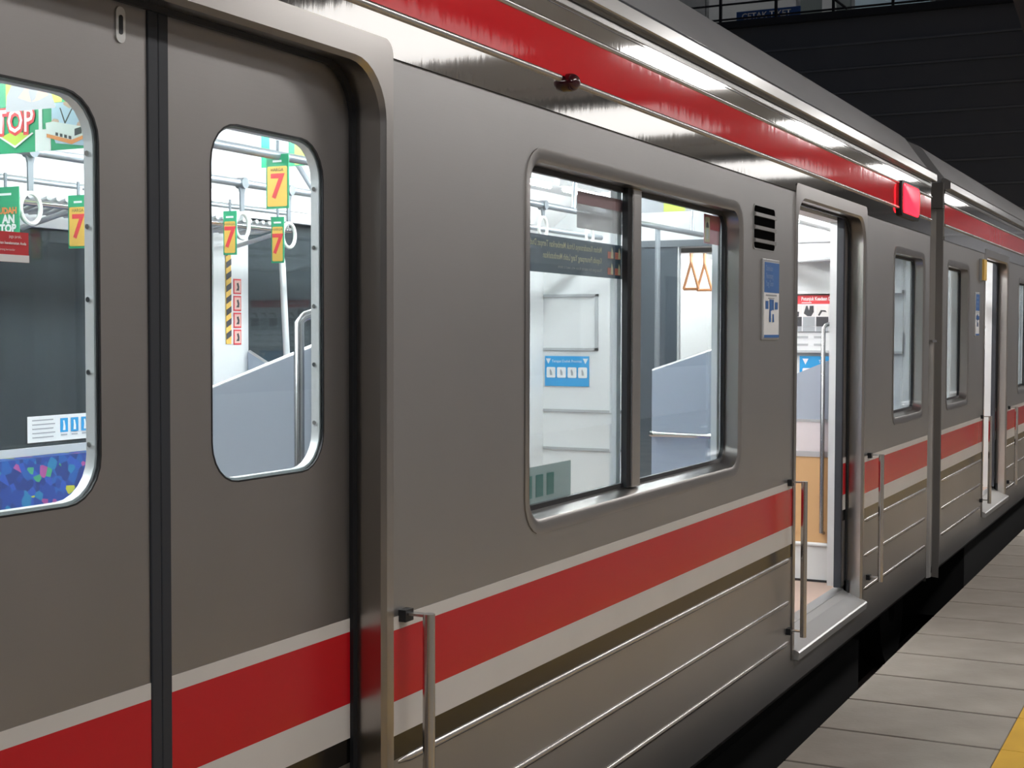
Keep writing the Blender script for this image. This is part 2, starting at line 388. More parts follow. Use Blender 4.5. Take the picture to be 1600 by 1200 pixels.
def leaf(car, xc, side, shift=0.):
    """one sliding door leaf, side -1 left / +1 right of the seam"""
    s = side; xa = xc+s*shift
    X = lambda a, b: (min(xa+s*a, xa+s*b), max(xa+s*a, xa+s*b))
    x0, x1 = X(.027, .69); wx0, wx1 = X(.156, .552)
    y0, y1 = NY, NY+.03
    hole = rr(wx0, wx1, 1.256, 1.983, .085)
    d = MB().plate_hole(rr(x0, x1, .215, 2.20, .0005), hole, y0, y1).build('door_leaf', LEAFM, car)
    rb = X(0, .029); MB().prism_x([(0, 0)]*3, 0, 0) if False else None
    bx('edge_rubber', RUBBERB, d, rb[0], rb[1], y0-.004, y1+.004, .215, 2.19, bevel=.003)
    h1 = rr(wx0+.003, wx1-.003, 1.259, 1.980, .082); h2 = rr(wx0+.008, wx1-.008, 1.264, 1.975, .078)
    MB().plate_hole(rr(wx0-.0005, wx1+.0005, 1.2555, 1.9835, .0855), h1, y0-.0008, y0+.004).build('window_gasket', RUBBER, d, True)
    MB().prism_y(h1, y0+.003, y0+.007).build('pane', GLASS, d)
    rg = MB().plate_hole(h1, h2, y0+.0075, y0+.028).build('retaining_ring', WALU, d, True)
    for k in range(5):
        for xx, q in ((wx0+.008, 1), (wx1-.008, -1)):
            z = 1.36+k*.13
            MB().tube([(xx, y0+.019, z), (xx+q*.003, y0+.019, z)], .005, 8).build('screw', PIPE, d)
    stripes(d, x0+.002 if s > 0 else x0, x1 if s > 0 else x1-.002, y0)
    bx('dark_band', DARKSTRIP, d, x0, x1, y0-.001, y0+.002, .565, .622)
    return d
ROOF = [(.0, 2.575), (.012, 2.607), (.059, 2.668), (.11, 2.738), (.166, 2.818), (.20, 2.845), (.35, 2.92), (.8, 3.02), (1.4, 3.05)]
def upper(car, x0, x1, doors):
    """cant rail band with its beads, red band, gutter, roof"""
    p = bx('cant_panel', POLISH, car, x0, x1, -.003, .03, 2.187, 2.525)
    bx('red_band', REDTOP, p, x0+.002, x1-.002, -.0045, .0, 2.297, 2.424)
    def bead(za, r, m, nme, segs, k=1.):
        for a, b in segs:
            prof = [(-.003, za-r)]+[(-.003-r*k*math.cos(t), za+r*math.sin(t)) for t in [math.radians(-75+150*i/6) for i in range(7)]]+[(-.003, za+r)]
            MB().loft([[(a, y, z) for y, z in prof], [(b, y, z) for y, z in prof]], True, True).build(nme, m, p, True)
    lampx = 1.67
    segs = [(x0, lampx-.055), (lampx+.07, x1)] if x0 < lampx < x1 else [(x0, x1)]
    bead(2.288, .010, SATIN, 'bead', segs); bead(2.433, .009, SATIN, 'bead', [(x0, x1)])
    bx('seam_line', RUBBER, p, x0, x1, -.0040, .0, 2.4895, 2.492)
    bx('lower_step', POLISH, p, x0, x1, -.006, .0, 2.187, 2.212)
    g = [(.02, 2.500), (-.006, 2.500), (-.008, 2.528), (-.036, 2.529), (-.040, 2.533), (-.0405, 2.573), (-.034, 2.583), (-.010, 2.600), (.0, 2.604), (.02, 2.604)]
    MB().prism_x(g, x0, x1).build('gutter', GUTTER, car)
    bx('gutter_shadow_strip', RUBBER, p, x0, x1, -.0075, .0, 2.516, 2.527)  # black strip stands in for the shade under the gutter
    out = ROOF+[(2.8-y, z) for y, z in ROOF[-2::-1]]
    inn = [(2.8-y if y > 1.4 else y, z) for y, z in []]
    prof = out+[(2.78, 2.53), (.02, 2.53)]
    MB().prism_x(prof, x0+(.10 if x0 > 7 else 0), x1).build('roof', ROOFM, car, True)
def shell(car, x0, x1, far_holes, end_lo=None, end_hi=None):
    """floor, ceiling, far wall, end walls"""
    bx('car_floor', INFLOOR, car, x0+.02, x1-.02, .125, 2.70, FZ-.1, FZ)
    bx('underframe', BLACK, car, x0+.02, x1-.02, .10, 2.72, -.12, FZ-.1)
    MB().prism_x([(.135, 2.19), (.135, 2.25), (.42, 2.50), (2.38, 2.50), (2.67, 2.25), (2.67, 2.19), (2.70, 2.19), (2.70, 2.525), (.05, 2.525), (.05, 2.19)], x0+.02, x1-.02).build('ceiling_panel', CEIL, car)
    # far wall made of solid stretches between its openings
    xs = x0
    def solid(a, b): bx('far_wall', INWALL, car, a, b, 2.68, 2.80, FZ, 2.53)
    for a, b, za, zb, kind in far_holes:
        solid(xs, a); bx('far_wall', INWALL, car, a, b, 2.68, 2.80, zb, 2.53)
        if za > FZ: bx('far_wall', INWALL, car, a, b, 2.68, 2.80, FZ, za)
        if kind == 'window':
            MB().plate_hole(rr(a-.03, b+.03, za-.03, zb+.03, .06), rr(a+.01, b-.01, za+.01, zb-.01, .05), 2.672, 2.70).build('window_trim', WALU, car)
            bx('pane', GLASSF, car, a, b, 2.735, 2.741, za, zb)
        else:
            bx('far_door_pane', GLASSF, car, a, b, 2.74, 2.745, za, zb)
            MB().plate_hole(rr(a-.03, b+.03, za-.01, zb+.03, .01), rr(a+.01, b-.01, za, zb-.01, .04), 2.66, 2.69).build('door_trim', WALU, car)
        xs = b
    solid(xs, x1)
def lining(car, x0, x1, win=None):
    """white inner lining of the near side wall"""
    out = rr(x0, x1, FZ, 2.20, .0005)
    if win:
        a, b, c, d = win
        MB().plate_hole(out, rr(a, b, c, d, .06), .10, .13).build('wall_lining', INWALL, car)
    else: bx('wall_lining', INWALL, car, x0, x1, .10, .13, FZ, 2.20)
def end_wall(car, xa, xb, oy0, oy1, oz, m, zb=-.1):
    for y0, y1, z0, z1 in ((.03, oy0, zb, 2.56), (oy1, 2.77, zb, 2.56), (oy0, oy1, oz, 2.56)):
        bx('end_wall', m, car, xa, xb, y0, y1, z0, z1)
def tubes_in(x0, n, car_label):
    for k in range(n):
        for y, sd in ((.92, 'platform side'), (1.88, 'far side')):
            xc = x0+k*1.42
            o = empty('ceiling_tube_lamp', (xc, y, 2.48)); tag(o, 'ceiling tube on the %s of the %s, %s from the left' % (sd, car_label, ('first', 'second', 'third', 'fourth', 'fifth', 'sixth')[k]), 'lamp', 'ceiling tubes in the '+car_label)
            bx('holder', FIXT, o, xc-.62, xc+.62, y-.025, y+.025, 2.44, 2.50)
            MB().tube([(xc-.6, y, 2.425), (xc+.6, y, 2.425)], .016, 8).build('tube', TUBE, o, True)

# ---- near car
car1 = empty('train_car', (0, 1.4, -1.05)); tag(car1, 'long stainless steel train car with red and white stripes filling the foreground', 'train car')
X0, XE = -5.52, 7.34
MW = (1.405, 3.365, 1.0, 2.072, .10); EW = (6.235, 7.185, 1.03, 2.062, .09)
bay(car1, -4.12, -.70, (-3.365, -1.405, 1.0, 2.072, .10))
bay(car1, .70, 4.12, MW)
bay(car1, 5.52, XE, EW, mull=False)
bx('side_panel', STEEL, car1, X0, -4.12, 0, .03, 0, 2.187)
for xc in (0., 4.82): door_frame(car1, xc)
leaf(car1, 0, -1); leaf(car1, 0, 1); leaf(car1, 4.82, -1, .60); leaf(car1, 4.82, 1, .555)
upper(car1, X0, XE, (0, 4.82))
for x in (.75, 4.06, 5.63, -.75): rail(car1, x)
shell(car1, X0, XE, [(-3.3, -1.45, 1.07, 2.0, 'window'), (-.62, .68, FZ, 2.14, 'door'), (1.35, 3.33, 1.07, 2.0, 'window'), (3.69, 5.75, FZ, 2.14, 'door'), (6.2, 6.85, 1.07, 2.0, 'window')])
lining(car1, .72, 4.02, (1.38, 3.40, 1.0, 2.06)); lining(car1, 5.60, 7.2, (6.2, 7.19, 1.02, 2.07)); lining(car1, -4.0, -.72, (-3.4, -1.38, 1.0, 2.06))
end_wall(car1, 7.20, 7.32, .98, 1.76, 2.145, INWALL, .1)
bx('end_wall', INWALL, car1, X0, X0+.05, .03, 2.77, 0, 2.53)
# door engine cover above doorways, inner jamb linings with rivets
for xc in (0., 4.82):
    bx('door_header', INWALL, car1, xc-.75, xc+.75, .122, .20, 2.15, 2.30)
    for s in (-1, 1):
        j = bx('jamb_lining', WALU, car1, *sorted((xc+s*.68, xc+s*.705)), .118, .185, FZ, 2.15)
        for k in range(7): MB().tube([(xc+s*.68, .135, .35+k*.27), (xc+s*.6775, .135, .35+k*.27)], .006, 8).build('rivet', INTRIM, j)
bx('hazard_pillar', INWALL, car1, 3.42, 3.655, 2.655, 2.68, FZ, 2.10)
# vent with louvre slats
vt = MB().plate_hole(rr(3.50, 3.812, 1.90, 2.085, .022), rr(3.506, 3.806, 1.906, 2.079, .02), -.0022, .004).build('vent', STEEL, car1)
MB().prism_y(rr(3.503, 3.809, 1.903, 2.082, .02), -.0015, .001).build('vent_shade_sheet', VOID, vt)  # flat black sheet stands in for the shaded recess behind the slats
for k in range(3):
    zc = 1.938+k*.053
    MB().prism_x([(-.0016, zc+.010), (-.010, zc+.006), (-.010, zc-.008), (-.0016, zc-.010)], 3.508, 3.804).build('louvre_slat', SATIN, vt)
# round maroon lamp on the red band
ml = MB(); prof = [(.026, -.002), (.0265, .010)]+[(.0265*math.cos(math.radians(q)), .010+.030*math.sin(math.radians(q))) for q in (15, 30, 45, 60, 75, 86)]
ml.loft([[(1.67+r*math.cos(t), -.003-d, 2.282+r*math.sin(t)) for t in [2*math.pi*i/20 for i in range(20)]] for r, d in prof], True, True)
ml.build('marker_lamp', MAROON, car1, True)
# lit red door lamp
dl = MB(); fo = rr(6.33, 6.88, 2.243, 2.452, .045)
L2 = lambda l, y: [(x, y, z) for x, z in l]
dl.loft([L2(fo, -.003), L2(fo, -.02), L2(rr(6.345, 6.865, 2.255, 2.44, .04), -.026)], False, True)
dlo = dl.build('door_lamp', RUBBER, car1, True)
MB().loft([L2(rr(6.35, 6.80, 2.262, 2.432, .03), -.024), L2(rr(6.35, 6.80, 2.262, 2.432, .03), -.030), L2(rr(6.36, 6.79, 2.272, 2.422, .03), -.036)], False, True).build('lens', REDLAMP, dlo, True)
# keyhole escutcheon on the left door leaf
ke = MB().prism_y(rr(-.112, -.088, 2.085, 2.15, .0115, 6), NY-.003, NY).build('lock_plate', BRIGHT, car1); MB().prism_y(rr(-.105, -.095, 2.10, 2.135, .0045, 5), NY-.004, NY-.002).build('keyhole', RUBBER, ke)
# corner post at the end of the car
MB().prism_x([(.0, -.05), (.0, 2.19), (.03, 2.19), (.03, -.05)], XE-.001, XE+.012).build('corner_post', FRAME, car1)
# wheels
for x in (4.3, 6.4):
    for y in (.66, 2.14):
        wz = -.62; pr_ = [(.43, -.06), (.43, .06), (.46, .065), (.46, .09), (.34, .09), (.30, .03), (.12, .05), (.12, -.06)]
        MB().loft([[(x+r*math.cos(t), y+d, wz+r*math.sin(t)) for t in [2*math.pi*i/24 for i in range(24)]] for r, d in pr_+pr_[:1]]).build('wheel', BLACK, car1, True)
bx('bogie_frame', BLACK, car1, 3.7, 7.0, .35, .50, -.75, -.40); bx('equipment_box', BLACK, car1, -1.5, 2.4, .15, 1.0, -.75, -.12)
# dark sliding gangway door standing open
gd = bx('gangway_door', mat('gangway_door_dark', (.045, .06, .075), .35), car1, 7.14, 7.18, 1.645, 1.945, FZ, 2.15)
bx('gangway_header', mat('gangway_header_grey', (.10, .115, .13), .4), car1, 7.13, 7.19, .95, 1.97, 2.145, 2.19)
bx('gangway_jamb', WALU, car1, 7.145, 7.18, 1.632, 1.645, FZ, 2.145); bx('gangway_jamb', WALU, car1, 7.15, 7.34, .98, .998, FZ, 2.145)
# framed panels on the end wall
for y0, y1, z0, z1 in ((2.25, 2.675, 1.43, 1.83), (2.06, 2.675, .72, 1.01)):
    e = 7.196
    for a in ((y0, y1, z0, z0+.018), (y0, y1, z1-.018, z1), (y0, y0+.022, z0, z1)): bx('panel_frame', INTRIM, car1, e-.012, 7.2, *a)
MB().prism_x([(.13, 2.08), (.75, 2.03), (.93, 2.07), (.93, 2.10), (.13, 2.20)], 6.98, 7.2).build('end_cove', INWALL, car1)
MB().tube([(6.97, .13, 2.055), (6.97, .75, 2.02), (6.98, .93, 2.06)], .012, 8).build('cove_edge', INTRIM, car1)
bx('ledge', INWALL, car1, 7.12, 7.2, .13, .93, 1.815, 1.835); bx('ledge', INTRIM, car1, 7.15, 7.2, .13, .93, 1.43, 1.445)
bx('end_box', INWALL, car1, 7.16, 7.2, .13, .93, 1.445, 1.565)
for r_ in range(2):
    for k in range(5): bx('grille_slot', INTRIM, car1, 7.157, 7.161, .28+k*.115, .355+k*.115, 1.475+r_*.05, 1.489+r_*.05)
# strap rails, luggage racks
def pipe(name, pts, r, m, parent): return MB().tube(pts, r, 10).build(name, m, parent, True)
pipe('strap_rail', [(1.5, 1.42, 2.21), (7.0, 1.42, 2.21)], .017, PIPEG, car1)
pipe('strap_rail', [(-4, 2.15, 2.21), (7.0, 2.15, 2.21)], .017, PIPEG, car1)
pipe('strap_rail', [(.95, .65, 2.21), (3.9, .65, 2.21)], .017, PIPEG, car1)
for x in (1.6, 3.2, 4.9, 6.8):
    pipe('rail_hanger', [(x, 1.42, 2.21), (x+.04, 1.42, 2.50)], .012, PIPEG, car1)
for x in (1.1, 2.6, 3.55): pipe('rail_hanger', [(x, 2.15, 2.21), (x, 2.33, 2.46)], .012, PIPEG, car1)
for dz, ys in ((0, (2.35, 2.66)), (.13, (.45, .14))):
    yf, yb = ys
    pipe('rack_rail', [(.82, yf, 2.05+dz), (3.62, yf, 2.05+dz)], .014, PIPE, car1)
    pipe('rack_rail', [(.82, yf, 2.13+dz), (3.62, yf, 2.13+dz)], .010, PIPEG, car1)
    sm = None
    for k in range(56):
        x = .86+k*.049
        if sm is None: s_ = pipe('rack_slat', [(0, yf, 2.075+dz), (.04, (yf+yb)/2, 2.045+dz), (.06, yb, 2.045+dz)], .010, WALU, car1); sm = s_.data
        else:
            s_ = link('rack_slat', sm, car1)
        s_.location = (x, 0, 0)
    for x in (.84, 2.2, 3.6): pipe('rack_bracket', [(x, yb, 1.98+dz), (x, yf, 2.05+dz), (x, yf, 2.13+dz)], .011, WALU, car1)
pipe('rack_rail', [(6.0, .50, 2.20), (7.1, .50, 2.20)], .012, PIPE, car1); pipe('rack_rail', [(6.9, .2, 2.14), (6.9, .95, 2.14)], .012, INTRIM, car1)
# far stanchion
pipe('stanchion', [(3.70, 2.42, 1.30), (3.71, 2.46, 1.9), (3.72, 2.52, 2.13)], .016, WALU, car1)
pipe('stanchion', [(6.25, 1.45, FZ), (6.25, 1.45, 2.2)], .017, PIPEG, car1)
tubes_in(-.7, 6, 'near car')

# ---- next car
C2 = 7.84
car2 = empty('train_car', (C2+4, 1.4, -1.05)); tag(car2, 'second train car beyond the gap, farther down the platform', 'train car')
bay(car2, C2, C2+1.82, (C2+.155, C2+1.105, 1.03, 2.062, .09), mull=False)
bay(car2, C2+3.22, C2+6.64, (C2+3.92, C2+5.88, 1.0, 2.072, .10))
door_frame(car2, C2+2.52); leaf(car2, C2+2.52, 1, .595); leaf(car2, C2+2.52, -1, .60)
bx('side_panel', STEEL, car2, C2+6.64, C2+8.2, 0, .03, 0, 2.187)
upper(car2, C2, C2+8.2, ())
for x in (C2+1.76, C2+3.33): rail(car2, x)
shell(car2, C2+.1, C2+8.2, [(C2+.4, C2+1.0, 1.07, 2.0, 'window'), (C2+3.9, C2+5.8, 1.07, 2.0, 'window')])
lining(car2, C2+.1, C2+1.75, (C2+.15, C2+1.13, 1.02, 2.07)); lining(car2, C2+3.3, C2+8.1, (C2+3.9, C2+5.9, 1.0, 2.07))
end_wall(car2, C2, C2+.1, .98, 1.96, 2.145, ENDGREY)
MB().loft([[(C2-.03+.03*math.cos(t)-.0, .03-.03*math.sin(t), z) for t in [math.radians(q) for q in (-10, 15, 45, 70, 90)]]+[(C2+.0, .05, z)] for z in (-.1, 2.56)], True, True).build('corner_post', ENDGREY, car2, True)
bx('end_bracket', mat('bracket_dark', (.10, .095, .09), .6), car2, C2-.05, C2+.01, .0, .22, 2.40, 2.57)
bx('end_wall', INWALL, car2, C2+8.15, C2+8.2, .03, 2.77, 0, 2.53)
pipe('strap_rail', [(C2+.35, 2.04, 2.21), (C2+1.6, 2.04, 2.21)], .017, PIPEG, car2)
pipe('strap_rail', [(C2+.35, .68, 2.21), (C2+5, .68, 2.21)], .017, PIPEG, car2)
for x in (C2+.4, C2+1.55): pipe('rail_hanger', [(x, 2.04, 2.21), (x, 2.2, 2.48)], .012, PIPEG, car2)
for xx in (C2+2.52-.70, C2+2.52+.68): bx('jamb_lining', WALU, car2, xx, xx+.02, .118, .185, FZ, 2.15)
bx('end_door', WALU, car2, C2+3.4, C2+3.44, 1.72, 2.65, FZ, 1.86)
bx('door_pane_frame', INTRIM, car2, C2+3.38, C2+3.40, 1.80, 2.15, 1.2, 1.72); bx('door_pane', INWALL, car2, C2+3.37, C2+3.385, 1.83, 2.12, 1.23, 1.69)
for x in (C2+2.0,): bx('equipment_box', BLACK, car2, x, x+4, .15, 1.0, -.75, -.12)
for x in (C2+1.4, C2+3.5):
    for y in (.66, 2.14):
        MB().loft([[(x+r*math.cos(t), y+d, -.62+r*math.sin(t)) for t in [2*math.pi*i/24 for i in range(24)]] for r, d in pr_+pr_[:1]]).build('wheel', BLACK, car2, True)
# yellow flag sign and blue notice beside the far doorway
fs = empty('flag_sign', (C2+1.62, -.03, 1.9)); tag(fs, 'small yellow plate projecting beside the open door of the second car', 'sign')
bx('plate', INKY, fs, C2+1.58, C2+1.72, -.035, -.002, 1.97, 2.13); bx('rim', INKGR, fs, C2+1.575, C2+1.725, -.02, -.001, 1.965, 2.135)
tubes_in(C2+.9, 5, 'second car')

# ---- gangway between the cars, barrier post
gw = empty('gangway_bellows', (7.58, 1.4, FZ)); tag(gw, 'dark folded gangway bellows joining the two cars', 'gangway')
for k in range(5):
    x = 7.33+k*.1
    MB().loft([[(x+dx, y, z) for y, z in rr(.90-e_, 2.08+e_, .1, 2.24+e_, .1, 5)] for dx, e_ in ((0, 0), (.05, .05), (.1, 0))]).build('fold', mat('bellows', (.03, .03, .032), .8), gw)
bx('foot_plate', INTRIM, gw, 7.34, 7.83, .95, 1.9, .17, FZ)
bp = empty('gap_barrier', (7.58, .06, .0)); tag(bp, 'worn grey upright rubber barrier closing the gap between the two cars', 'barrier')
MB().loft([[(7.47+.075*math.cos(t)+.05, .03-.05*math.sin(t)+.02, z) for t in [math.radians(q) for q in range(0, 360, 30)]] for z in (-.05, 1.50)], True, True).build('barrier_post', mat('barrier_rubber', (.30, .29, .28), .4, var=.35, vscale=(8, 8, 2)), bp, True)
bx('barrier_cap', SATIN, bp, 7.45, 7.60, -.005, .10, 1.50, 1.515); bx('barrier_bracket', RUBBER, bp, 7.345, 7.47, .04, .08, .4, .46)

# ================================================================== INSIDE THE CARS: THINGS
def bench(name, x0, x1, yb, s, label, hb=.85):
    o = empty(name, ((x0+x1)/2, yb, FZ)); tag(o, label, 'seat')
    MB().box(x0, x1, *sorted((yb, yb-s*.55)), FZ+.32, FZ+.44).build('seat_cushion', SEAT, o, bevel=.03)
    MB().prism_x([(yb, FZ+.44), (yb-s*.16, FZ+.44), (yb-s*.09, FZ+hb), (yb, FZ+hb)], x0, x1).build('backrest', SEAT, o)
    bx('heater_base', INTRIM, o, x0, x1, *sorted((yb, yb-s*.40)), FZ+.02, FZ+.32)
    for k in range(1, 6): bx('cushion_seam', mat('seat_seam', (.005, .02, .12), .9), o, x0+(x1-x0)*k/6-.004, x0+(x1-x0)*k/6+.004, *sorted((yb-s*.02, yb-s*.562)), FZ+.40, FZ+.441)
bench('bench_seat', .86, 3.62, 2.655, 1, 'blue patterned bench seat below the far window, seen through the left door')
bench('bench_seat', .86, 3.95, .135, -1, 'blue patterned bench seat along the platform side of the near car', .70)
bench('bench_seat', 5.85, 7.1, .135, -1, 'short blue patterned bench seat behind the peach partition at the car end')
def partition(x, yw, s, zt, ze, d, label, lower=True, pole=0., rod=False):
    """end board of a bench: slanting top, wall side zt, aisle side ze"""
    o = empty('seat_partition', (x, yw+s*d/2, FZ)); tag(o, label, 'partition')
    y0, y1 = yw, yw+s*d
    if lower:
        MB().prism_x([(y0, .905), (y1, .905), (y1, ze), (y0, zt)], x-.012, x+.012).build('upper_board', PARTM, o)
        bx('trim_rail', ALU, o, x-.018, x+.018, *sorted((y0, y1)), .885, .915)
        bx('trim_rail', ALU, o, x-.018, x+.018, *sorted((y0, y1)), 1.075, 1.09)
        bx('reflection_board', mat('pink_reflection_tint', (.76, .70, .72), .3, coat=.4), o, x-.015, x+.013, *sorted((y0, y1)), .915, 1.075)  # pinkish reflection on the glossy board is put into this colour
        bx('lower_board', PEACH, o, x-.012, x+.012, *sorted((y0, y1)), .40, .885)
        pipe('trim_bar', [(x-.015, y0, .405), (x-.015, y1, .405)], .012, PARTW, o)
        bx('kick_board', PARTW, o, x-.011, x+.011, *sorted((y0, y1)), FZ, .40)
        bx('floor_trim', RUBBER, o, x-.02, x+.02, *sorted((y0, y1)), FZ, FZ+.012)
    else:
        MB().prism_x([(y0, FZ), (y1, FZ), (y1, ze), (y0, zt)], x-.012, x+.012).build('board', PARTM, o)
        pipe('top_edge', [(x, y0, zt), (x, y1, ze)], .010, ALU, o)
    if pole:
        yp = yw+s*pole; xp = x-.05
        pipe('grab_pole', [(x-.005, yp, .47), (xp, yp, .475), (xp, yp, 1.585), (xp+.01, yp-s*.01, 1.60), (x-.005, yp-s*.04, 1.615)], .0125, POLEM, o)
    if rod:
        pipe('arm_rail', [(x-.02, yw+s*.02, 1.10), (x-.05, yw+s*.03, 1.10), (x-.05, yw+s*d*.95, 1.10), (x-.02, yw+s*d, 1.10)], .013, PIPE, o)
    return o
partition(.80, .135, 1, 1.575, 1.412, .465, 'blue grey bench end board with slanting top behind the right door window', lower=False, pole=.155)
partition(4.02, .135, 1, 1.55, 1.385, .49, 'blue grey slanting bench end board seen in the right pane of the big window', lower=False, rod=True)
partition(5.60, .135, 1, 1.442, 1.30, .34, 'bench end board with peach lower panel just inside the open door', pole=.095)
partition(3.70, 2.655, -1, 1.46, 1.30, .30, 'grey bench end board on the far side, low behind the right door window', lower=False)
partition(C2+3.30, .135, 1, 1.442, 1.30, .34, 'bench end board with peach lower panel inside the second car', pole=.095)

def strap(x, y, z, label, kind='ring', dz=.0, group=None):
    o = empty('hand_strap', (x, y, z)); tag(o, label, 'hand strap', group)
    if kind == 'ring':
        MB().loft([[(x+a*wd, y+b*.004, z+.02-t) for a, b in ((-1, -1), (1, -1), (1, 1), (-1, 1))] for t, wd in ((0, .026), (.03, .024), (.06, .014), (.15+dz, .012))], True, True).build('webbing', STRAPM, o)
        MB().tube([(x, y-.021, z), (x, y+.021, z)], .024, 12).build('rail_clip', STRAPM, o, True)
        R = .056; zc = z-.13-dz-R
        MB().tube([Vector((x+R*.86*math.cos(t), y, zc+R*math.sin(t))) for t in [2*math.pi*i/24 for i in range(24)]], .0085, 8, closed=True).build('ring', RINGM, o, True)
    else:
        MB().loft([[(x+a*wd, y+b*.006, z+.02-t) for a, b in ((-1, -1), (1, -1), (1, 1), (-1, 1))] for t, wd in ((0, .018), (.05, .022), (.12, .022), (.14, .010))], True, True).build('webbing', ORANGE, o)
        a, b, c = Vector((x, y, z-.10)), Vector((x, y-.062, z-.31)), Vector((x, y+.062, z-.31))
        for p, q in ((a, b), (b, c), (c, a)):
            MB().tube([p, q], .011, 8).build('grip_bar', ORANGE, o, True)
    return o
strap(1.74, 2.15, 2.21, 'ivory ring strap leftmost behind the left door window', dz=.02, group='ring straps in the near car')
strap(2.06, 2.15, 2.21, 'ivory ring strap beside the yellow card in the left door window', dz=.03, group='ring straps in the near car')
strap(2.98, 2.15, 2.21, 'ivory ring strap left of the hanging seven card in the right door window', dz=.0, group='ring straps in the near car')
strap(3.33, 2.15, 2.21, 'ivory ring strap under the hanging seven card in the right door window', dz=.02, group='ring straps in the near car')
strap(1.36, .65, 2.21, 'near ivory ring strap at the top right of the right door window', dz=-.06, group='ring straps in the near car')
strap(4.52, 1.42, 2.21, 'ivory ring strap at the far left of the big window', dz=-.07, group='ring straps in the near car')
strap(5.12, 1.42, 2.21, 'ivory ring strap just left of the reddish sticker in the big window', dz=-.07, group='ring straps in the near car')
strap(C2+.71, 2.04, 2.21, 'orange triangular strap, left one, seen through the gangway', 'tri', group='orange triangular straps')
strap(C2+1.03, 2.04, 2.21, 'orange triangular strap, right one, seen through the gangway', 'tri', group='orange triangular straps')

def sheet(name, X, y0, y1, z0, z1, m, label, cat='poster', th=.004, face=-1):
    """sheet facing the reader who looks along +X; right is -y"""
    o = empty(name, (X, (y0+y1)/2, z0)); tag(o, label, cat)
    bx('sheet', m, o, X, X+th, y0, y1, z0, z1)
    return o, Flat((X, (y0+y1)/2, (z0+z1)/2), (0, -1, 0), (0, 0, 1), o)
# hanging posters across the car
o, f = sheet('hanging_poster', .93, .86, 1.86, 2.205, 2.45, INKG, 'green hanging poster with hands forming a heart, top of the left door window')
G = lambda P: [(-.02+(a-.03)*.55, -.115+(b+.075)*.5) for a, b in P]
f.rect(-.068, -.1225, .20, .1225, INKLG); f.poly(G([(-.06, -.12), (-.05, -.03), (-.01, .04), (.06, .085), (.14, .09), (.21, .04), (.26, -.04), (.29, -.12)]), INKGR)
f.poly(G([(.03, -.045), (.07, -.005), (.10, .055), (.125, .06), (.135, .04), (.12, .01), (.10, -.01), (.115, -.06), (.12, -.075), (.10, -.07)]), INKSKIN)
f.poly(G([(.24, -.045), (.20, -.005), (.175, .055), (.15, .06), (.14, .04), (.155, .01), (.17, -.01), (.15, -.06), (.125, -.075), (.17, -.07)]), INKSKIN)
f.rect(.145, -.1225, .155, .1225, INKG, 'printed_strip')
for yy in (1.0, 1.72): MB().tube([(.932, yy, 2.45), (.932, yy, 2.50)], .004, 6).build('hanger', PIPEG, o)
o, f = sheet('hanging_poster', 1.25, .98, 1.92, 2.125, 2.45, INKG, 'green hanging poster lettered STOP with a person holding a model train', )
G = lambda P: [(-.14+(a-.15)*.82, -.155+(b+.13)*.45) for a, b in P]; H = lambda P: [(-.27+(a+.1)*.6, -.115+(b+.05)*.5) for a, b in P]
f.rect(-.185, -.1625, -.12, -.095, INKW); f.rect(-.17, -.1, -.155, .1, INKW, 'printed_strip')
f.text('STOP', -.19, -.068, .105, INKR, 'RIGHT', bold=.009, sx=.80); f.text('STOP', -.192, -.066, .105, INKW, 'RIGHT', bold=.001, sx=.80)
f.poly(H([(-.2, -.04), (-.1, -.10), (0, -.04), (-.1, .0)]), INKLG); f.poly(H([(-.23, -.03), (-.1, -.115), (.03, -.03), (.02, -.024), (-.1, -.10), (-.22, -.024)]), INKW)
f.poly(G([(.18, .36), (.18, -.02), (.20, -.10), (.34, -.13), (.37, -.06), (.36, .08), (.33, .36)]), INKPALE)
f.poly(G([(.245, .26), (.24, .16), (.27, .13), (.30, .16), (.30, .26)]), INKSKIN); f.poly(G([(.22, .14), (.245, .03), (.25, .03), (.29, .14), (.284, .14), (.248, .045), (.226, .14)]), INKK)
f.poly(G([(.165, .03), (.19, .07), (.215, .06), (.22, .02), (.19, .0)]), INKSKIN); f.poly(G([(.31, .03), (.35, .06), (.36, .0), (.33, -.03), (.30, -.01)]), INKSKIN)
f.poly(G([(.15, .045), (.155, -.05), (.28, -.105), (.335, -.075), (.335, .0), (.19, .05)]), INKW); f.poly(G([(.155, -.03), (.155, -.055), (.28, -.115), (.335, -.085), (.335, -.06), (.28, -.085)]), INKO)
f.poly(G([(.295, -.06), (.33, -.045), (.33, .0), (.295, -.012)]), INKK)
for k in range(4): f.poly(G([(.20+k*.022, -.025-k*.01), (.213+k*.022, -.03-k*.01), (.213+k*.022, -.052-k*.01), (.20+k*.022, -.047-k*.01)]), INKK)
for yy in (1.1, 1.8): MB().tube([(1.252, yy, 2.45), (1.252, yy, 2.50)], .004, 6).build('hanger', PIPEG, o)
o, f = sheet('hanging_poster', 2.75, 1.42, 1.875, 2.24, 2.45, INKG, 'green hanging poster at the top of the right door window')
f.rect(-.185, -.08, -.09, .1, INKGR); f.rect(-.06, -.1, .2, .1, INKLG)
o, f = sheet('hanging_poster', 6.3, 1.0, 1.9, 2.31, 2.45, INKGR, 'lime and green hanging poster at the top of the right pane')
f.rect(.02, -.07, .16, .07, INKLG); f.rect(.30, -.07, .40, .07, INKG, 'printed_strip')
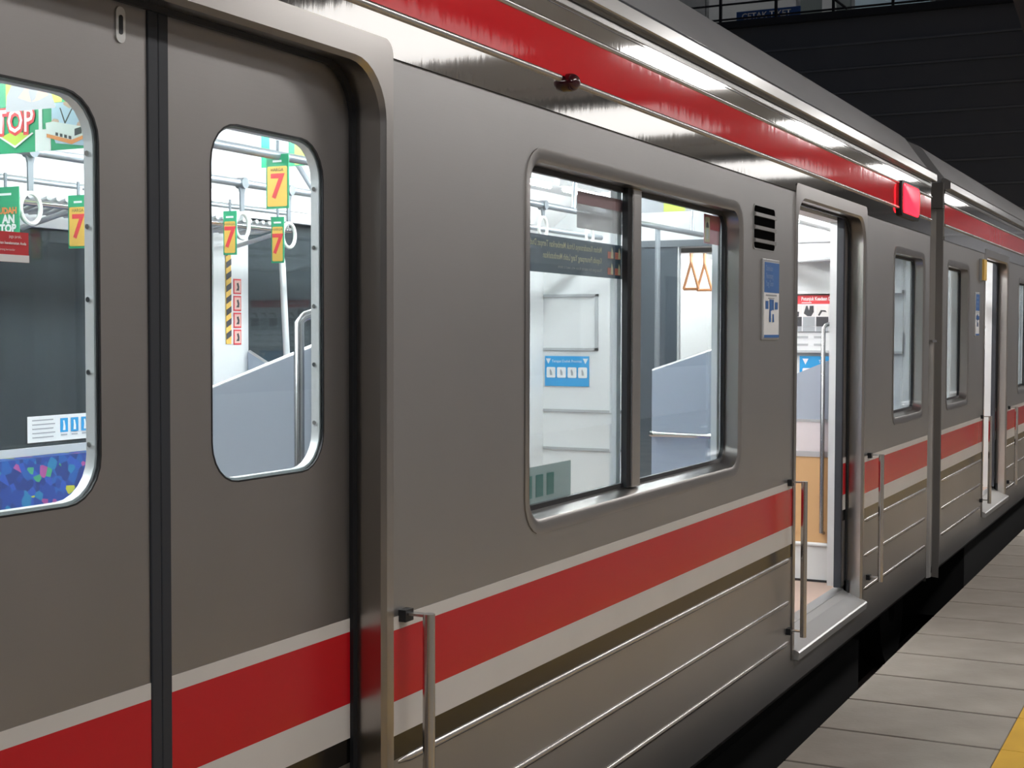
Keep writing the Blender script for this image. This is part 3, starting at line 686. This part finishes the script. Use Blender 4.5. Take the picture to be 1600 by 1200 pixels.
# strap cards
def card(X, y, zt, label, kind, h=.185, wd=.098):
    o, f = sheet('strap_card', X, y-wd/2, y+wd/2, zt-h, zt, INKG, label, 'advert card')
    w2 = wd/2; h2 = h/2
    if kind == 'seven':
        f.rect(-w2+.006, -h2+.008, w2-.006, h2-.045, INKY, 'printed_panel', r=.006); f.text('7', 0, -.022, .125, INKR, 'CENTER', bold=.003); f.text('HARGA', 0, h2-.058, .017, INKK, 'CENTER')
        f.rect(-.02, h2-.03, .02, h2-.022, INKW, 'printed_line')
    else:
        f.rect(-.03, h2-.03, .03, h2-.022, INKW, 'printed_line')
        f.text('UDAH', w2-.008, .025, .030, INKO, 'RIGHT', bold=.0015); f.text('AN', w2-.018, -.005, .040, INKW, 'RIGHT', bold=.002); f.text('STOP', w2-.012, -.038, .040, INKW, 'RIGHT', bold=.002)
    MB().tube([(X+.002, y, zt), (X+.002, y, zt+.05)], .006, 6).build('card_clip', STRAPM, o)
    return o
card(2.23, 1.42, 2.215, 'hanging advert card with a big red seven, right door window', 'seven', .20, .10)
card(1.62, 2.15, 2.07, 'green strap card cut by the left edge of the photo', 'stop', .22, .13)
card(2.00, 2.17, 2.075, 'yellow strap card behind the ring in the left door window', 'seven', .20)
card(2.92, 2.17, 2.085, 'narrow strap card left of the big seven card', 'seven', .19, .07)
card(3.27, 2.17, 2.085, 'narrow strap card under the big seven card', 'seven', .21, .07)
card(3.60, 2.15, 2.05, 'green strap card at the right edge of the right door window', 'stop', .20)
# stickers on the far window and pillar
def sideflat(name, x0, x1, y, z0, z1, m, label, cat='sticker', face=-1, th=.002):
    o = empty(name, ((x0+x1)/2, y, z0)); tag(o, label, cat)
    bx('sheet', m, o, x0, x1, *sorted((y, y+th*(1 if face < 0 else -1))), z0, z1)
    if face < 0: return o, Flat(((x0+x1)/2, y, (z0+z1)/2), (1, 0, 0), (0, 0, 1), o)
    return o, Flat(((x0+x1)/2, y, (z0+z1)/2), (-1, 0, 0), (0, 0, 1), o)
o, f = sideflat('priority_sticker', 2.29, 2.72, 2.730, 1.095, 1.205, INKW, 'white sticker with four blue pictograms on the far window')
for k in range(5): f.rect(-.19, .035-k*.018, -.07+.01*(k % 2), .040-k*.018, INKGR, 'printed_line')
for k in range(4):
    c_ = -.03+k*.062; f.rect(c_, -.02, c_+.045, .04, INKSKY, 'printed_panel'); f.poly([(c_+.015, -.012), (c_+.03, -.012), (c_+.03, .005), (c_+.024, .03), (c_+.016, .03), (c_+.018, .01)], INKW)
    f.rect(c_+.004, -.034, c_+.04, -.028, INKGR, 'printed_line')
# red notice on the left leaf glass
o, f = sideflat('red_notice', -.45, -.325, NY+.0005, 1.678, 1.728, INKR, 'red and white notice stuck on the glass of the left door')
f.rect(-.0625, -.025, .0625, -.013, INKW); f.text('jaga jarak,', .045, .017, .007, INKW, 'RIGHT'); f.text('perhatikan keselamatan Anda', .055, .006, .0065, INKW, 'RIGHT', bold=.0002); f.text('dilarang bersandar', .03, -.005, .005, INKW, 'RIGHT')
# hazard tape and warning stickers on the far pillar
o = empty('hazard_tape', (3.53, 2.65, 1.5)); tag(o, 'yellow and black striped tape on the far white pillar', 'tape')
bx('sheet', INKY, o, 3.51, 3.55, 2.650, 2.653, 1.50, 2.03)
f = Flat((3.53, 2.650, 1.5), (1, 0, 0), (0, 0, 1), o)
for k in range(9): f.poly([(-.02, .02+k*.058), (.02, .04+k*.058), (.02, .07+k*.058), (-.02, .05+k*.058)], INKK)
for k in range(4):
    z = 1.745-k*.083
    o, f = sideflat('warning_sticker', 3.572, 3.632, 2.652, z, z+.075, INKR, 'small red edged warning sticker on the far pillar, '+('topmost', 'second from top', 'third from top', 'lowest')[k])
    f.rect(-.024, -.03, .024, .03, mat('print_pink', (.75, .48, .42), .5), 'printed_panel'); f.poly([(-.012, -.02), (.0, -.005), (-.008, .015), (.006, .02), (.014, .0), (.012, -.02)], INKK)
# --- stickers on the big window (printed side faces the passengers)
DKF = film('dark_window_film', (.05, .095, .145), .74)
def winflat(name, x0, x1, z0, z1, m, label):
    o = empty(name, ((x0+x1)/2, .0728, z0)); tag(o, label, 'sticker')
    bx('sheet', m, o, x0, x1, .0728, .0736, z0, z1)
    # print shows through to the outside, in mirror writing
    f = Flat(((x0+x1)/2, .0726, (z0+z1)/2), (1, 0, 0), (0, 0, 1), o, mirror=True); return o, f
INKM = mat('print_ochre', (.92, .84, .55), .6); INKM2 = mat('print_ochre_pale', (.55, .55, .50), .6); INKRED = mat('print_brick', (.85, .26, .18), .6)
o, f = winflat('priority_seat_film', 1.452, 2.322, 1.738, 1.848, DKF, 'dark strip sticker with mirrored yellowish writing across the left pane')
f.text('Mohon Kesadarannya Untuk Memberikan Tempat Duduk', .218, .030, .0262, INKM, 'LEFT', sx=.90, bold=.0002)
f.text('Kepada Penumpang Yang Lebih Membutuhkan', .218, -.004, .0262, INKM, 'LEFT', sx=.90, bold=.0002)
f.text('Please give this seat to those who need it more', .218, -.034, .0150, INKM2, 'LEFT', sx=1.16)
for i in range(2):
    for j in range(2):
        a, b = .268+i*.060, -.036+j*.052
        f.poly([(a, b-.008), (a+.046, b-.008), (a+.046, b+.014), (a, b+.014)], INKRED); f.poly([(a+.026, b-.006), (a+.046, b-.006), (a+.042, b+.018), (a+.034, b+.030), (a+.030, b+.02)], INKM)
o, f = winflat('notice_film', 1.913, 2.333, 1.884, 1.998, film('grey_film', (.60, .54, .53), .62), 'reddish grey back of a sticker at the top of the left pane')
f.rect(-.21, .018, .21, .057, mat('film_red_grey', (.55, .30, .30), .6), 'printed_band')
o, f = winflat('emergency_film', 3.106, 3.292, 1.904, 2.015, film('pink_film', (.80, .42, .45), .65), 'red and pink sticker at the top right corner of the big window')
f.rect(-.093, -.0, .093, .0555, mat('film_red', (.62, .09, .12), .6), 'printed_band'); f.rect(-.085, -.05, -.03, .045, INKM, 'printed_panel'); f.rect(-.07, -.04, -.045, -.0, INKW, 'printed_shape')
f.poly([(-.075, .005), (-.04, .005), (-.045, .02), (-.058, .028), (-.07, .02)], INKK)
o, f = winflat('green_film', 1.452, 1.874, 1.052, 1.172, film('green_grey_film', (.42, .52, .50), .72), 'pale green see-through sticker at the lower left of the big window')
for k in range(4): f.rect(-.19+k*.075, -.03, -.14+k*.075, .035, film('green_print', (.10, .30, .27), .8), 'printed_panel')
# --- end wall notices
def prio(X, yc, zc, wd, h, label):
    o, f = sheet('priority_notice', X, yc-wd/2, yc+wd/2, zc-h/2, zc+h/2, INKSKY, label, 'sticker')
    f.text('Tempat Duduk Prioritas', 0, h*.33, h*.13, INKW, 'CENTER', sx=.85)
    for s_ in (-1, 1): f.poly([(s_*wd*.42-.02, h*.42), (s_*wd*.42, h*.24), (s_*wd*.42+.02, h*.42)], INKW)
    for k in range(4):
        a = -wd*.46+k*wd*.24; f.rect(a, -h*.22, a+wd*.2, h*.13, INKW, 'printed_panel', r=.008)
        f.poly([(a+wd*.08, -h*.14), (a+wd*.13, -h*.14), (a+wd*.12, -h*.02), (a+wd*.09, h*.07), (a+wd*.07, h*.03)], INKGR)
prio(7.19, 2.49, 1.282, .345, .215, 'sky blue priority seat notice on the white end wall, left pane')
prio(7.18, .555, 1.30, .49, .215, 'sky blue priority seat notice seen through the open door, behind the grab pole')
o, f = sheet('emergency_poster', 7.15, .25, .862, 1.568, 1.806, INKW, 'emergency poster with a red heading seen through the open door')
f.rect(-.306, .062, .306, .119, INKR); f.text('Petunjuk Keadaan Darurat', -.228, .095, .033, INKW, sx=.72, bold=.0010); f.rect(-.226, .068, -.16, .073, INKW, 'printed_line')
for k in range(7):
    a = -.304+k*.088
    f.rect(a, -.022, a+.08, .052, mat('print_cream', (.80, .78, .76), .5), 'printed_panel'); f.rect(a, -.085, a+.08, -.022, INKK if k % 2 == 0 else INKGR, 'printed_panel'); f.rect(a, -.118, a+.08, -.087, INKGR, 'printed_panel')
    if k == 0: f.poly([(a+.02, -.02), (a+.06, -.02), (a+.062, .012), (a+.018, .012)], INKK); f.poly([(a+.026, .012), (a+.032, .012), (a+.034, .035), (a+.04, .035), (a+.029, .05), (a+.018, .035), (a+.024, .035)], INKR)
    elif k == 1: f.poly([(a+.005, -.0), (a+.02, .05), (a+.03, .05), (a+.04, .02), (a+.045, .05), (a+.07, .05), (a+.072, .01), (a+.055, -.018), (a+.03, -.018)], INKK)
    else: f.poly([(a+.02, -.018), (a+.04, .012), (a+.07, .008), (a+.06, .02), (a+.03, .022), (a+.012, -.01)], INKK)
# --- notice plate outside between window and open door
def plate(x0, x1, z0, z1, label):
    o = empty('notice_plate', ((x0+x1)/2, -.003, z0)); tag(o, label, 'notice')
    bx('frame', ALU, o, x0, x1, -.007, .0005, z0, z1, bevel=.002); bx('sheet', INKW, o, x0+.014, x1-.010, -.0085, -.006, z0+.008, z1-.012)
    wd, h = x1-x0, z1-z0
    f = Flat(((x0+x1)/2, -.0085, (z0+z1)/2), (1, 0, 0), (0, 0, 1), o)
    f.rect(-wd*.43, h*.085, wd*.45, h*.46, INKB, 'printed_panel')
    for k, t in enumerate(('Dahulukan', 'Penumpang', 'Yang Turun')): f.text(t, -wd*.36, h*(.385-k*.095), h*.10, mat('print_faded_blue', (.30, .42, .66), .5), sx=.68)
    f.rect(-wd*.34, h*.045, wd*.30, h*.062, INKGR, 'printed_line'); f.rect(-wd*.2, h*.01, wd*.15, h*.02, INKGR, 'printed_line')
    for a, b, cc, d in ((-.36, -.12, -.2, -.02), (-.12, -.14, .0, .0), (.02, -.13, .12, .0), (.2, -.12, .36, -.03)): f.poly([(wd*a, h*b), (wd*cc, h*b), (wd*cc, h*d), (wd*a, h*d)], INKB)
    f.poly([(-wd*.14, -h*.28), (-wd*.04, -h*.28), (-wd*.06, -h*.13), (-wd*.12, -h*.13)], INKB); f.poly([(wd*.06, -h*.28), (wd*.14, -h*.28), (wd*.12, -h*.18), (wd*.06, -h*.18)], INKB)
    f.rect(-wd*.44, -h*.475, wd*.45, -h*.44, INKB)
    return o
plate(3.618, 3.862, 1.533, 1.868, 'blue and white notice plate under the louvred vent')
plate(C2+1.36, C2+1.55, 1.535, 1.87, 'blue and white notice plate beside the second car doorway')

# ================================================================== STATION BEYOND
BXX = 26.0
wb = tag(bx('wall_back', DARKWALL, None, BXX, BXX+.4, -9, 30, -1.2, 7.70), kind='structure')
for k in range(9):
    z = 3.4+k*.47
    bx('cladding_rib', DARKRIB, wb, BXX-.04, BXX, -9, 30, z, z+.035)
for k in range(8):
    z = 3.4+k*.47; 
    bx('cladding_panel', DARKWALL, wb, BXX-.015, BXX, -9, 30, z+.05, z+.455)
bx('concourse_slab', mat('slab_edge', (.06, .062, .068), .7), wb, BXX-.15, BXX+9, -9, 30, 7.68, 7.82)
cw = tag(bx('wall_concourse', CWALL, None, BXX+3.2, BXX+3.4, -9, 30, 7.82, 10.6), kind='structure')
for y0, y1, m in ((9.0, 13.0, mat('shutter_grey', (.20, .21, .22), .6)), (6.9, 8.9, mat('wall_pale', (.55, .57, .58), .7)), (5.7, 6.8, mat('shop_glass', (.16, .19, .19), .3)), (4.0, 5.6, mat('shop_lit_window_tint', (.50, .66, .76), .5)), (-9, 3.9, mat('shop_dark', (.04, .04, .045), .6))):  # bright blue panel colour stands in for lit shop windows
    bx('wall_panel', m, cw, BXX+3.12, BXX+3.2, y0, y1, 7.9, 10.4)
bx('door_trim', mat('wall_pale', (.55, .57, .58), .7), cw, BXX+3.05, BXX+3.12, 6.0, 6.3, 7.9, 9.4)
bx('ceiling_concourse', CANOPY, None, BXX-.5, BXX+6, -9, 30, 10.6, 10.8)['kind'] = 'structure'
rg = empty('railing', (BXX-.05, 6, 7.82)); tag(rg, 'black railing along the upper concourse', 'railing')
for k in range(14): bx('post', RAILB, rg, BXX-.09, BXX-.03, 16.75-k*1.15, 16.80-k*1.15, 7.82, 8.95)
for z in (7.86, 8.16, 8.50, 8.92): bx('bar', RAILB, rg, BXX-.075, BXX-.045, 1.5, 17.2, z, z+.035)
MB().tube([(BXX-.1, 5.0, 7.85), (BXX-.1, 6.3, 8.95)], .025, 8).build('brace', RAILB, rg)
o = empty('ticket_sign', (BXX+.25, 6.68, 7.82)); tag(o, 'blue CETAK TIKET sign behind the upper railing', 'sign')
bx('board', SIGNBLUE, o, BXX+.25, BXX+.30, 6.02, 7.34, 7.825, 8.08)
f = Flat((BXX+.25, 6.72, 7.97), (0, -1, 0), (0, 0, 1), o); f.text('CETAK TIKET', 0, .0, .17, INKW, 'CENTER', bold=.003)
for k in range(5):
    b_ = batten('concourse_lamp', BXX-.45, BXX+.75, 3+k*3.2, 10.3, CTUBE, 'x', 'lamp', 'concourse lamps', hz=10.6)
    b_['label'] = 'tube lamp under the upper concourse ceiling, '+('rightmost', 'second from right', 'middle one', 'second from left', 'leftmost')[k]
# slanting brace at the top right
br = MB(); br.loft([[(BXX-2, 1.55, 8.8), (BXX-2, 2.15, 8.8), (BXX-1.7, 2.15, 8.8), (BXX-1.7, 1.55, 8.8)], [(BXX-2, .55, 5.6), (BXX-2, 1.15, 5.6), (BXX-1.7, 1.15, 5.6), (BXX-1.7, .55, 5.6)]], True, True)
tag(br.build('stair_beam', mat('beam_brown', (.45, .38, .34), .7)), 'dark slanting stair beam at the top right corner', 'beam')
# far platform beyond the train
fp = tag(bx('floor_far', mat('far_platform', (.22, .20, .18), .8), None, -8, 40, 4.6, 12, -1.2, 0), kind='structure')
tag(bx('wall_far', mat('far_dark_wall', (.03, .035, .04), .8), None, -8, 40, 12, 12.3, -1.2, 6), kind='structure')
for k, x in enumerate((6.3, 12.5)):
    c = empty('far_column', (x, 7.5, 0)); tag(c, 'pale column on the far platform, '+('left', 'right')[k]+' one', 'column', 'far platform columns')
    bx('shaft', mat('far_column_paint', (.16, .19, .18), .7), c, x-.16, x+.16, 7.34, 7.66, .25, 4.5); bx('plinth', mat('far_column_paint', (.16, .19, .18), .7), c, x-.2, x+.2, 7.3, 7.7, 0, .25)
fc = tag(bx('ceiling_far', mat('far_soffit', (.05, .05, .05), .8), None, -8, 40, 5, 12, 4.5, 4.6), kind='structure')
for k, x in enumerate((4.2, 8.0, 12.0)):
    batten('far_lamp', x-.6, x+.6, 8.5, 3.6, FARTUBE, 'tube lamp over the far platform, '+('left', 'middle', 'right')[k]+' one', 'lamp', 'far platform lamps')
